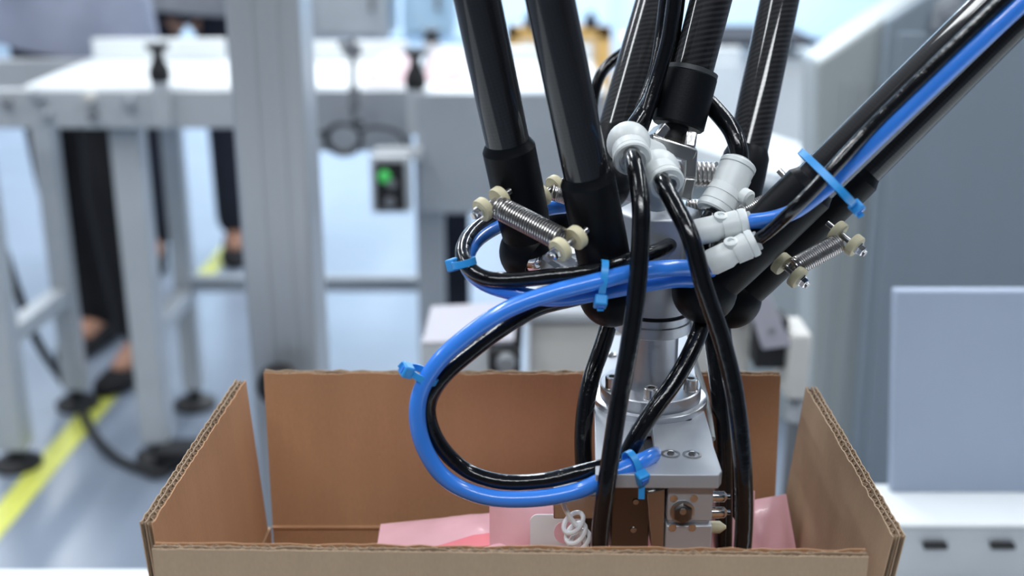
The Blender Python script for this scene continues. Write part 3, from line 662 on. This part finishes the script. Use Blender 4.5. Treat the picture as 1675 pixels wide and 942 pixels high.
# gripper plate
def holed(outer, holes, z0, z1):
    b = bmesh.new(); rings = []
    for loop in [outer] + holes:
        vs = [b.verts.new((p[0], p[1], z1)) for p in loop]; es = [b.edges.new((vs[i], vs[(i + 1) % len(vs)])) for i in range(len(vs))]; rings.append((vs, es))
    bmesh.ops.triangle_fill(b, use_beauty=True, use_dissolve=False, edges=[e for _, es in rings for e in es])
    b.verts.index_update(); vs = [v.co.copy() for v in b.verts]; fs = [[v.index for v in f.verts] for f in b.faces]
    n = len(vs); mb = MB(); low = [Vector((v.x, v.y, z0)) for v in vs]; side = []
    for rv, _ in rings:
        ids = [v.index for v in rv]
        for i in range(len(ids)): a, c = ids[i], ids[(i + 1) % len(ids)]; side.append([a, c, c + n, a + n])
    mb.add(vs + low, fs + [[i + n for i in f[::-1]] for f in fs] + side); b.free(); return mb
def circ(c, r, k=18): return [(c.x + r * math.cos(2 * math.pi * i / k), c.y + r * math.sin(2 * math.pi * i / k)) for i in range(k)]
out = [Q(px, py, ZPL) for px, py in ((974, 776), (972, 649), (1002, 548), (1126, 548), (1143, 640), (1165, 716), (1167, 728), (1181, 770), (1176, 777))]
slot = [Q(px, py, ZPL) for px, py in ((1034, 694), (1067, 694), (1073, 757), (1012, 757))]
hs = [Q(1122, 684, ZPL), Q(1000, 581, ZPL)]
gp = thing('gripper', (ax_, ay_, ZPL - .06), 'gripper with flat aluminium plate and jaw blocks hanging below the spindle', 'gripper')
pl = put('mounting_plate', holed([(p.x, p.y) for p in out], [[(p.x, p.y) for p in slot], circ(hs[0], .0028)], ZPL - .0068, ZPL), 'alumatt', gp, bevel=.0005, sharp=30)
for px, py in ((1097, 743), (1132, 744)):
    q = Q(px, py, ZPL)
    put('countersunk_screw', MB().lathe(q + Vector((0, 0, -.0004)), (0, 0, 1), [(0, .0045), (.0007, .0045), (.0008, .0034), (.0002, .0030), (.0002, .0016)], 24), 'steel', pl)
    put('screw_socket', MB().lathe(q + Vector((0, 0, -.0002)), (0, 0, 1), [(0, .0017), (.0012, .0017), (.0012, .0001)], 6), 'darksteel', pl)
put('screw', MB().lathe(hs[1], (0, 0, 1), [(0, .0035), (.001, .0032), (.0018, .002), (.002, .0001)], 20), 'steel', pl)
put('recessed_block', MB().span(XX(1010, 730, .53), XX(1074, 730, .53), .515, .56, ZPL - .03, ZPL - .0075), 'darksteel', gp)
# jaw block
Dj = .500; zj1 = ZPL - .0068; zj0 = zj1 - .030
xj0, xj1 = XX(1091, 850, Dj), XX(1165, 850, Dj); zz_ = lambda py: ZZ(py, Dj)
jb = put('jaw_block', MB().span(xj0, xj1, Dj, Dj + .035, zz_(852), zj1).span(xj0 + .0008, xj1 - .0008, Dj + .0022, Dj + .035, zz_(860), zz_(852)).span(xj0 - .0002, xj1 + .0002, Dj, Dj + .035, zj0 - .012, zz_(860)), 'alumatt', gp, bevel=.0006)
hb = put('hex_bolt', MB().lathe(P(1116, 836, Dj), (0, -1, 0), [(0, .0055), (.0006, .0057), (.001, .0048)], 28), 'steel', gp)
put('bolt_head', MB().lathe(P(1116, 836, Dj), (0, -1, 0), [(0, .0046), (.0034, .0046), (.0038, .0040), (.0038, .0002)], 6), 'darksteel', hb)
put('bolt_tip', MB().lathe(P(1117, 836, Dj - .0036), (0, -1, 0), [(0, .0016), (.0008, .0015), (.0008, .0001)], 16), 'steel', hb)
for px, py in ((1102, 815), (1135, 815), (1100, 863), (1132, 863)):
    put('pin_hole', MB().lathe(P(px, py, Dj - .0001), (0, -1, 0), [(0, .0019), (.0003, .0018), (.0002, .0010)], 14), 'chrome', jb)
# left jaw: dark cylinder body and side cheeks
zf = lambda py, D_=.508: ZZ(py, D_)
db = put('cylinder_body', MB().span(XX(1000, 850, .512), XX(1062, 850, .512), .512, .545, zj0 - .012, zj1), 'darksteel', gp, bevel=.0006)
put('side_cheek', MB().prism([P(1058, 806, .503), P(1088, 800, .503), P(1086, 900, .503), P(1066, 900, .503)], (0, .03, 0)), 'steel', gp, bevel=.0004)
put('side_cheek', MB().prism([P(992, 804, .505), P(1003, 804, .505), P(992, 905, .505), P(978, 905, .505)], (0, .03, 0)), 'steel', gp, bevel=.0004)
for px, py in ((1036, 866), (1040, 820)):
    put('small_screw', MB().lathe(P(px, py, .512), (0, -1, 0), [(0, .0016), (.0008, .0014), (.0009, .0001)], 12), 'steel', db)
for py in (812, 838):
    put('roller', MB().lathe(P(1163, py, .515), (1, 0, 0), [(0, .0028), (.006, .0028), (.0075, .0012), (.009, .0012)], 16), 'chrome', gp)
put('brass_bush', MB().lathe(P(1150, 862, .52), (1, 0, 0), [(0, .003), (.008, .003), (.011, .0008)], 14), 'cream', gp)
put('lower_bar', MB().span(XX(905, 850, .53), XX(985, 850, .53), .528, .542, ZZ(846, .53), ZZ(806, .53)), 'steel', gp, bevel=.0008)
# thin signal wire by the column
hose('signal_wire', [(1128, 548, .62), (1140, 600, .61), (1155, 650, .59), (1162, 690, .57), (1166, 718, .556)], .0014, 'whitegrey', 'thin grey signal wire running down right of the column to the plate', 'wire')
wt = MB()
for k, (px, py) in enumerate(((938, 855), (942, 872), (948, 884))):
    c = P(px, py, .505); wt.tube([c + Vector((.0045 * math.cos(a), .003 * math.sin(a), .0032 * math.sin(a) + .0025 * math.cos(a))) for a in [2 * math.pi * i / 20 for i in range(20)]], .0011, 8, closed=True)
wt.tube(spline([P(918, 815, .505), P(926, 835, .505), P(935, 850, .505), P(950, 868, .505), P(960, 895, .505)], 6), .0012, 8)
tag(put('white_string', wt, 'label'), 'white cord knotted beside the gripper, above the white packet label', 'cord')

# ================================================================== PLATFORM HUB
Chub = Vector((ax_, ay_, zc(404)))
A1, A2 = P(868, 412, .575), P(1000, 482, .550)
B1, B2 = P(1152, 476, .552), P(1196, 488, .592)
C1, C2 = P(985, 300, .640), P(1196, 372, .640)
hub = thing('robot_platform', (ax_, ay_, zc(440)), 'silver hub plate with ball studs joining the carbon rods', 'robot platform')
hb_ = put('hub', MB().lathe((ax_, ay_, zc(440)), (0, 0, 1), [(0, .0165), (0, .0205), (.004, .0210), (zc(345) - zc(440), .0210), (zc(343) - zc(440), .0195), (zc(343) - zc(440), .001)], 6), 'alumatt', hub, bevel=.0008)
for a, b in ((A1, A2), (B1, B2), (C1, C2)):
    mid = (a + b) / 2
    put('cross_arm', MB().bar(a, b, .0085, .0085, (0, 0, 1)), 'alumatt', hub, bevel=.0012)
    put('web', MB().bar(mid, Vector((ax_, ay_, mid.z)), .012, .016, (0, 0, 1)), 'alumatt', hub, bevel=.001)

# ================================================================== RODS
def rod(ball, top, L, label, open_dir, r=.0105, tm='carbon', len_=.62):
    d = (top - ball).normalized(); t = thing('robot_rod', ball, label, 'robot rod', 'carbon rods of the robot')
    put('tube', MB().lathe(ball, d, [(L - .02, r), (len_, r)], 40), tm, t)
    s_ = put('socket', MB().lathe(ball, d, [(.002, .0112), (.010, .0120), (.018, .0124), (.030, .0126), (L - .0040, .0126), (L - .0008, r + .0004), (L, r + .0002), (L, .0100)], 40), 'socket', t, sharp=22)
    # ball cup: bowl around the opening direction
    od = Vector(open_dir).normalized(); prof = []
    for k in range(0, 13): a = math.pi - .02 - k / 12 * R(118); prof.append((.0155 * math.cos(a), .0155 * math.sin(a)))
    for k in range(12, -1, -1): a = math.pi - .02 - k / 12 * R(118); prof.append((.0122 * math.cos(a), .0122 * math.sin(a)))
    put('ball_cup', MB().lathe(ball, od, prof, 36), 'socket', s_)
    put('ball', MB().sphere(ball, .0108, 24), 'chrome', t)
    put('ball_stud', MB().lathe(ball, od, [(.008, .0045), (.014, .0045), (.014, .0065), (.019, .0065), (.0195, .004)], 6), 'steel', t)
    return d
rod(A1, P(781, 0, .550), .0600, 'leftmost black carbon rod with short black socket, above the front spring', (.75, -.55, -.35))
rod(A2, P(900, 0, .526), .0640, 'large black carbon rod second from the left, its socket reaching the blue hoses', (-.5, .6, .1))
rod(B1, P(1640, 0, .545), .0720, 'nearer slanted carbon rod at the right with the blue hose strapped on it', (.6, .7, 0))
rod(B2, P(1686, 0, .590), .0920, 'farther slanted carbon rod at the right, below and behind the blue hose', (-.6, -.2, .5))
rod(C1, P(1072, 0, .70), .0290, 'carbon rod behind the central collar, left one with bright streak', (.5, .6, 0), r=.0110, tm='weave')
rod(C2, P(1275, 0, .70), .0450, 'carbon rod behind and right of the central collar', (-.5, .6, 0), r=.0110, tm='weave')

# central telescopic shaft
s0 = P(1108, 208, .600); s1 = P(1163, 0, .62); d = (s1 - s0).normalized()
cs = thing('centre_shaft', s0, 'central carbon drive shaft with wide black collar and silver universal joint', 'drive shaft')
Lc = (P(1131, 122, .608) - s0).length
put('tube', MB().lathe(s0, d, [(Lc - .01, .0103), (.6, .0103)], 40), 'weave', cs)
put('collar', MB().lathe(s0, d, [(0, .008), (.0, .0122), (.0012, .0132), (Lc - .0005, .0132), (Lc, .0127)], 44), 'socket', cs)
put('collar_cap', MB().lathe(s0, d, [(Lc, .0130), (Lc + .0022, .0130), (Lc + .0028, .0108)], 44), 'darkgrey', cs)
put('neck', MB().lathe(s0, -d, [(-.002, .0058), (.007, .0055), (.008, .004)], 20), 'black', cs)
yk = MB(); side = (0, 1, 0)
yk.bar(P(1062, 228, .588), P(1134, 252, .588), .0075, .014, side); yk.bar(P(1128, 244, .588), P(1126, 292, .585), .0062, .012, side); yk.bar(P(1126, 290, .585), P(1118, 326, .583), .0058, .012, side)
yk.bar(P(1068, 228, .588), P(1084, 208, .592), .0050, .012, side); yk.bar(P(1124, 246, .588), P(1128, 220, .592), .0056, .012, side)
put('upper_yoke', yk, 'steel', cs, bevel=.001)
yk = MB(); yk.bar(P(1085, 258, .605), P(1090, 330, .603), .008, .012, side); yk.bar(P(1062, 330, .603), P(1122, 342, .6), .008, .02, side)
put('lower_yoke', yk, 'steel', cs, bevel=.001)
put('joint_pin', MB().lathe(P(1112, 300, .59), (0, -1, .1), [(-.015, .004), (.004, .004), (.0045, .003), (.0045, 0)], 18), 'chrome', cs)

# ================================================================== SPRINGS
def helix(a, b, R_, wr, turns, k=14, n=6):
    a = Vector(a); b = Vector(b); d = (b - a); L = d.length; d.normalize(); up = Vector((0, 0, 1)); e1 = (up - d * up.dot(d)).normalized(); e2 = d.cross(e1); N = int(turns * k)
    return MB().tube([a + d * L * i / N + (e1 * math.cos(2 * math.pi * i / k) + e2 * math.sin(2 * math.pi * i / k)) * R_ for i in range(N + 1)], wr, n)
def spring_link(a, b, R_, turns, wr, pin, label, washers=True, rw=.0056, gap=.0052, group=None):
    a = Vector(a); b = Vector(b); t = thing('tension_spring', a, label, 'spring', group); d = (b - a).normalized(); off = min(.009, (b - a).length * .1)
    put('coil', helix(a + d * off, b - d * off, R_, wr, turns), 'spring', t)
    put('hook', MB().tube(spline([a + d * off + Vector((0, 0, R_ * .8)), a + d * off * .4, a], 4), wr * 1.1, 6), 'spring', t); hk = MB(); hk.tube(spline([b - d * off - Vector((0, 0, R_ * .8)), b - d * off * .4, b], 4), wr * 1.1, 6)
    put('hook', hk, 'spring', t)
    pin = Vector(pin).normalized()
    if washers:
        for c in (a, b):
            put('pin', MB().lathe(c, pin, [(-.012, .0016), (.012, .0016)], 12), 'steel', t)
            for s_ in (-1, 1):
                put('washer', MB().lathe(c + pin * gap * s_, pin, [(-.002, .0012), (-.002, rw * .94), (-.0015, rw), (.0015, rw), (.002, rw * .94), (.002, .0012)], 26), 'cream', t)
            h = put('bolt_head', MB().lathe(c - pin * (gap + .002), -pin, [(0, .0034), (.0012, .0034), (.0012, .0026), (.0034, .0026), (.0038, .002), (.0038, .0001)], 6), 'chrome', t)
    return t
spring_link(P(804, 333, .548), P(930, 398, .522), .0050, 26, .00056, (.72, .62, .36), 'front tension spring with cream washers crossing the leftmost rod')
spring_link(P(1291, 442, .560), P(1384, 390, .566), .0044, 24, .00052, (-.35, -.35, .75) if False else (-.50, .45, .36), 'right tension spring with cream washers below the slanted rods')
spring_link(P(1200, 352, .605), P(1300, 306, .612), .0030, 26, .00055, (-.5, .3, .5), 'thin upper spring left of the slanted rods, above the white fittings', rw=.0038, gap=.0035)
spring_link(P(1086, 284, .606), P(1180, 286, .606), .0056, 10, .00115, (.1, .9, .2), 'loose coil spring seen behind the silver yoke', washers=False)
spring_link(P(1086, 342, .61), P(1150, 342, .61), .0044, 9, .00095, (.1, .9, .2), 'small coil spring below the silver yoke, left of the white elbow', washers=False)
spring_link(P(897, 312, .600), P(962, 330, .600), .0040, 18, .00060, (.7, .6, .3), 'back tension spring half hidden between the two left rods', rw=.0058)
tag(put('black_ball_cap', MB().sphere(P(920, 360, .625), .0095, 24), 'socket'), 'round black cap between the two left rod sockets', 'cap')

# ================================================================== WHITE FITTINGS
def port(c, d, r, L, par, hole=True):
    """round push-in port: body sleeve, grey gap, release ring"""
    s_ = put('port', MB().lathe(c, d, [(0, r * .95), (L * .62, r), (L * .64, r * .93), (L * .68, r * .93), (L * .70, r * 1.02), (L * .92, r * 1.02), (L, r * .94), (L, r * .62), (L * .8, r * .6)], 32), 'white', par)
    put('release_ring', MB().lathe(Vector(c) + Vector(d).normalized() * L * .86, d, [(0, r * .60), (L * .22, r * .72), (L * .3, r * .68), (L * .3, r * .5), (0, r * .5)], 28), 'whitegrey', s_)
    return s_
def fitting(c, label): return thing('push_in_fitting', c, label, 'fitting')
dz = Vector((.0, -.93, -.36))
c = P(1030, 246, .562); ft = fitting(c, 'upper left round white elbow fitting, top of the front black hose')
put('body', MB().sphere(c + Vector((0, .006, .002)), .0105, 26).lathe(c + Vector((0, .004, .0)), (.6, .6, -.35), [(0, .0085), (.020, .0085)], 24), 'white', ft); port(c - dz * .002, dz + Vector((.08, 0, 0)), .0088, .010, ft)
c = P(1080, 286, .556); ft = fitting(c, 'second round white elbow fitting, lower right of the first one')
put('body', MB().sphere(c + Vector((0, .006, .001)), .0098, 26).lathe(c + Vector((0, .005, 0)), (0, .5, -.8), [(0, .0085), (.018, .0085)], 24), 'white', ft); port(c - dz * .002, dz + Vector((.25, 0, 0)), .0084, .010, ft)
c = P(1192, 305, .585); ft = fitting(c, 'white angled tee fitting under the curved black hose, right of the yoke')
u1 = (P(1211, 262, .592) - c).normalized(); u2 = (P(1166, 350, .578) - c).normalized()
put('body', MB().lathe(c - u1 * .004, u1, [(-.003, .005), (0, .0085), (.010, .0092)], 28).lathe(c - u2 * .004, u2, [(-.003, .004), (0, .0080), (.010, .0092)], 28).lathe(c + Vector((.006, -.006, -.003)), (.5, -.6, -.2), [(0, .0042), (.004, .0042), (.005, .003)], 18), 'white', ft)
port(c + u1 * .004, u1, .0090, .0095, ft); port(c + u2 * .004, u2, .0092, .0115, ft)
def yfit(a, b, label, extra):
    c = a.lerp(b, .5); ft = fitting(c, label); d = (b - a).normalized(); L = (b - a).length
    put('body', MB().lathe(a, d, [(0, .0052), (.002, .0062), (L * .42, .0062), (L * .5, .0054), (L * .6, .0054)], 28), 'white', ft)
    port(a + d * L * .55, d, .0064, L * .45, ft)
    put('boss', MB().lathe(c + Vector(extra) * .0045, Vector(extra), [(-.003, .0032), (.002, .0032), (.0024, .0026), (.0024, .0016), (.001, .0014)], 18), 'white', ft); return d
yfit(P(1132, 382, .545), P(1222, 362, .545), 'upper white push-in connector feeding the blue hose at right', (0, -.3, 1))
yfit(P(1158, 432, .535), P(1236, 395, .535), 'lower white push-in connector just below the other, feeding the thin black tube', (-.2, -.4, 1))

# ================================================================== HOSES
HB = .0042
hose('black_hose', [(1033, 250, .556), (1037, 268, .540), (1044, 300, .530), (1049, 360, .520), (1043, 460, .512), (1030, 560, .505), (1012, 660, .500), (997, 760, .492), (984, 850, .49), (980, 905, .49)], HB, 'hoseblack', 'front black hose hanging from the upper left elbow across the column')
hose('black_hose', [(1081, 290, .552), (1086, 306, .538), (1103, 335, .528), (1130, 390, .516), (1152, 470, .510), (1182, 560, .506), (1203, 650, .502), (1215, 760, .498), (1217, 850, .497), (1212, 930, .50)], HB, 'hoseblack', 'front black hose from the second elbow sweeping down to the right')
hose('black_hose', [(1150, 470, .60), (1163, 540, .59), (1174, 620, .585), (1182, 720, .575), (1184, 820, .57), (1183, 930, .57)], .0046, 'hoseblack', 'straight black hose hanging just right of the plate, behind the front hose')
hose('black_hose', [(1160, 470, .565), (1145, 540, .548), (1112, 610, .535), (1066, 676, .525), (1030, 735, .52), (1010, 790, .52), (1000, 850, .525)], HB, 'hoseblack', 'black hose crossing diagonally in front of the flange into the plate slot')
hose('black_hose', [(1010, 470, .60), (992, 545, .59), (967, 620, .575), (955, 690, .565), (955, 760, .555), (963, 830, .55), (972, 900, .55)], .0045, 'hoseblack', 'black hose hanging left of the column, down into the carton')
hose('black_hose', [(1182, 520, .61), (1190, 600, .60), (1196, 700, .59), (1200, 800, .58), (1198, 920, .58)], .0038, 'hoseblack', 'black hose mostly hidden behind the two right hanging hoses')
# blue loops
hose('blue_hose', [(1165, 440, .540), (1110, 438, .530), (1050, 443, .524), (985, 458, .518), (900, 480, .514), (830, 506, .512), (765, 548, .510), (712, 598, .508), (684, 656, .507), (690, 722, .506), (728, 782, .505), (792, 812, .503), (870, 816, .500), (945, 803, .500), (1005, 775, .500), (1058, 750, .508), (1075, 742, .53)], .0039, 'hoseblue', 'blue hose making the large loop left of the column')
hose('blue_hose', [(1160, 462, .548), (1110, 458, .538), (1050, 466, .532), (985, 478, .526), (910, 489, .524), (845, 480, .524), (792, 463, .528), (764, 435, .540), (774, 400, .560), (808, 374, .585), (860, 352, .600), (905, 340, .605), (960, 336, .612)], .0036, 'hoseblue', 'blue hose making the small upper loop behind the leftmost rod')
hose('black_hose', [(1130, 372, .60), (1092, 402, .560), (1040, 422, .535), (975, 442, .522), (900, 452, .520), (832, 458, .522), (786, 452, .526), (758, 424, .538), (764, 390, .560), (795, 362, .585), (840, 346, .600), (900, 336, .615)], .0036, 'hoseblack', 'black hose in the small upper loop, beside the blue one')
hose('black_hose', [(1000, 474, .534), (940, 488, .530), (880, 504, .528), (830, 532, .522), (775, 572, .518), (722, 620, .512), (700, 668, .512), (716, 722, .512), (760, 768, .512), (820, 788, .508), (890, 786, .506), (950, 772, .506), (1005, 758, .512), (1030, 748, .53)], .0037, 'hoseblack', 'black hose following the inner side of the large blue loop')
# right arm hoses
hose('blue_hose', [(1220, 363, .546), (1262, 358, .534), (1300, 345, .527), (1338, 318, .525), (1372, 288, .525), (1440, 222, .520), (1520, 146, .518), (1600, 72, .516), (1700, -20, .514), (1800, -110, .512)], .0036, 'hoseblue', 'blue hose strapped along the slanted right rods')
hose('thin_black_tube', [(1226, 400, .536), (1256, 380, .530), (1296, 344, .519), (1330, 311, .517), (1362, 276, .517), (1420, 214, .520), (1520, 116, .518), (1640, 0, .516), (1740, -100, .514)], .0030, 'hoseblack', 'thin glossy black tube running beside the blue hose up the slanted rod', 'tube')
# rear hoses
hose('black_hose', [(1062, 60, .735), (1020, 86, .73), (985, 118, .725), (970, 165, .72), (968, 230, .71)], .0034, 'hoseblack', 'black hose arching out left of the back carbon rod at the top')
hose('black_hose', [(1112, -40, .62), (1102, 40, .618), (1090, 105, .612), (1064, 165, .60), (1034, 212, .585), (1024, 240, .58)], .0042, 'hoseblack', 'black hose down between back rod and central collar to the upper elbow')
hose('black_hose', [(1096, -40, .65), (1086, 50, .645), (1074, 120, .635), (1052, 180, .625), (1034, 240, .615)], .0044, 'hoseblack', 'rear black hose beside the central shaft, behind its neighbour')
hose('black_hose', [(1106, -30, .60), (1100, 20, .60), (1092, 70, .60), (1075, 130, .598), (1056, 190, .592), (1048, 215, .59)], .0036, 'hoseblack', 'black hose touching the left side of the central shaft')
hose('black_hose', [(1140, 150, .62), (1170, 180, .61), (1196, 212, .60), (1208, 244, .594), (1210, 268, .592)], .0046, 'hoseblack', 'short curved black hose entering the white tee fitting')
hose('black_hose', [(1166, 346, .578), (1158, 366, .57), (1150, 392, .568), (1152, 430, .572)], .0046, 'hoseblack', 'short black hose leaving the lower end of the white tee')

# ================================================================== CABLE TIES
def tie(c, d, up, ru, rv, label, head=0., tail=None, w_=.0032):
    c = Vector(c); d = Vector(d).normalized(); up = Vector(up); up = (up - d * up.dot(d)).normalized(); v = d.cross(up)
    t = thing('cable_tie', c, label, 'cable tie'); K = 32; m_ = MB(); vs = []
    for i in range(K):
        a = 2 * math.pi * i / K; e = up * math.cos(a) * ru + v * math.sin(a) * rv; ee = up * math.cos(a) * (ru + .0009) + v * math.sin(a) * (rv + .0009)
        vs += [c + e - d * w_ / 2, c + ee - d * w_ / 2, c + ee + d * w_ / 2, c + e + d * w_ / 2]
    fs = []
    for i in range(K):
        a = i * 4; b = ((i + 1) % K) * 4
        for j in range(4): fs.append([a + j, a + (j + 1) % 4, b + (j + 1) % 4, b + j])
    put('band', m_.add(vs, fs), 'tie', t, sharp=40)
    e = up * math.cos(head) * (ru + .0022) + v * math.sin(head) * (rv + .0022); er = (up * math.cos(head) + v * math.sin(head)).normalized(); et = d.cross(er)
    mt = Matrix((et, d, er)).transposed()
    hd = put('head', MB().box(c + e, (.0062, .0058, .0050), mt), 'tie', t, bevel=.0007)
    put('slot', MB().box(c + e + er * .0026, (.0028, .0034, .0006), mt), 'hoseblue', hd)
    if tail: put('tail', MB().bar(c + e, c + e + Vector(tail), .0028, .0010, d.cross(er)), 'tie', t)
cam_ = Vector((0, -1, .25)); sc_up = Vector((0, .31, .95))
tie(P(759, 430, .532), (.25, -.2, -1), (1, 0, 0), .0048, .0048, 'pale blue cable tie at the far left of the small upper loop', 3.9)
tie(P(985, 459, .521), (1, 0, -.12), (0, 0, 1), .0088, .0060, 'pale blue cable tie bundling the blue hoses in front of the second rod socket', 2.4, (0, -.001, -.004))
tie(P(692, 613, .510), P(722, 580, .51) - P(690, 640, .51), (1, 0, -.4), .0066, .0052, 'pale blue cable tie on the left of the large loop, above the carton edge', 3.6, (-.003, 0, .003))
tie(P(1034, 762, .503), P(1058, 750, .508) - P(1005, 775, .5), (0, 0, 1), .0068, .0055, 'pale blue cable tie on the hoses at the plate slot', 1.9, (0, -.001, -.010))
tie(P(1352, 290, .537), (1, 0, 1.02), (-1, 0, .98), .0136, .031, 'pale blue cable tie strapping the blue hose to the slanted right rod', 2.5, (.002, -.001, -.004))
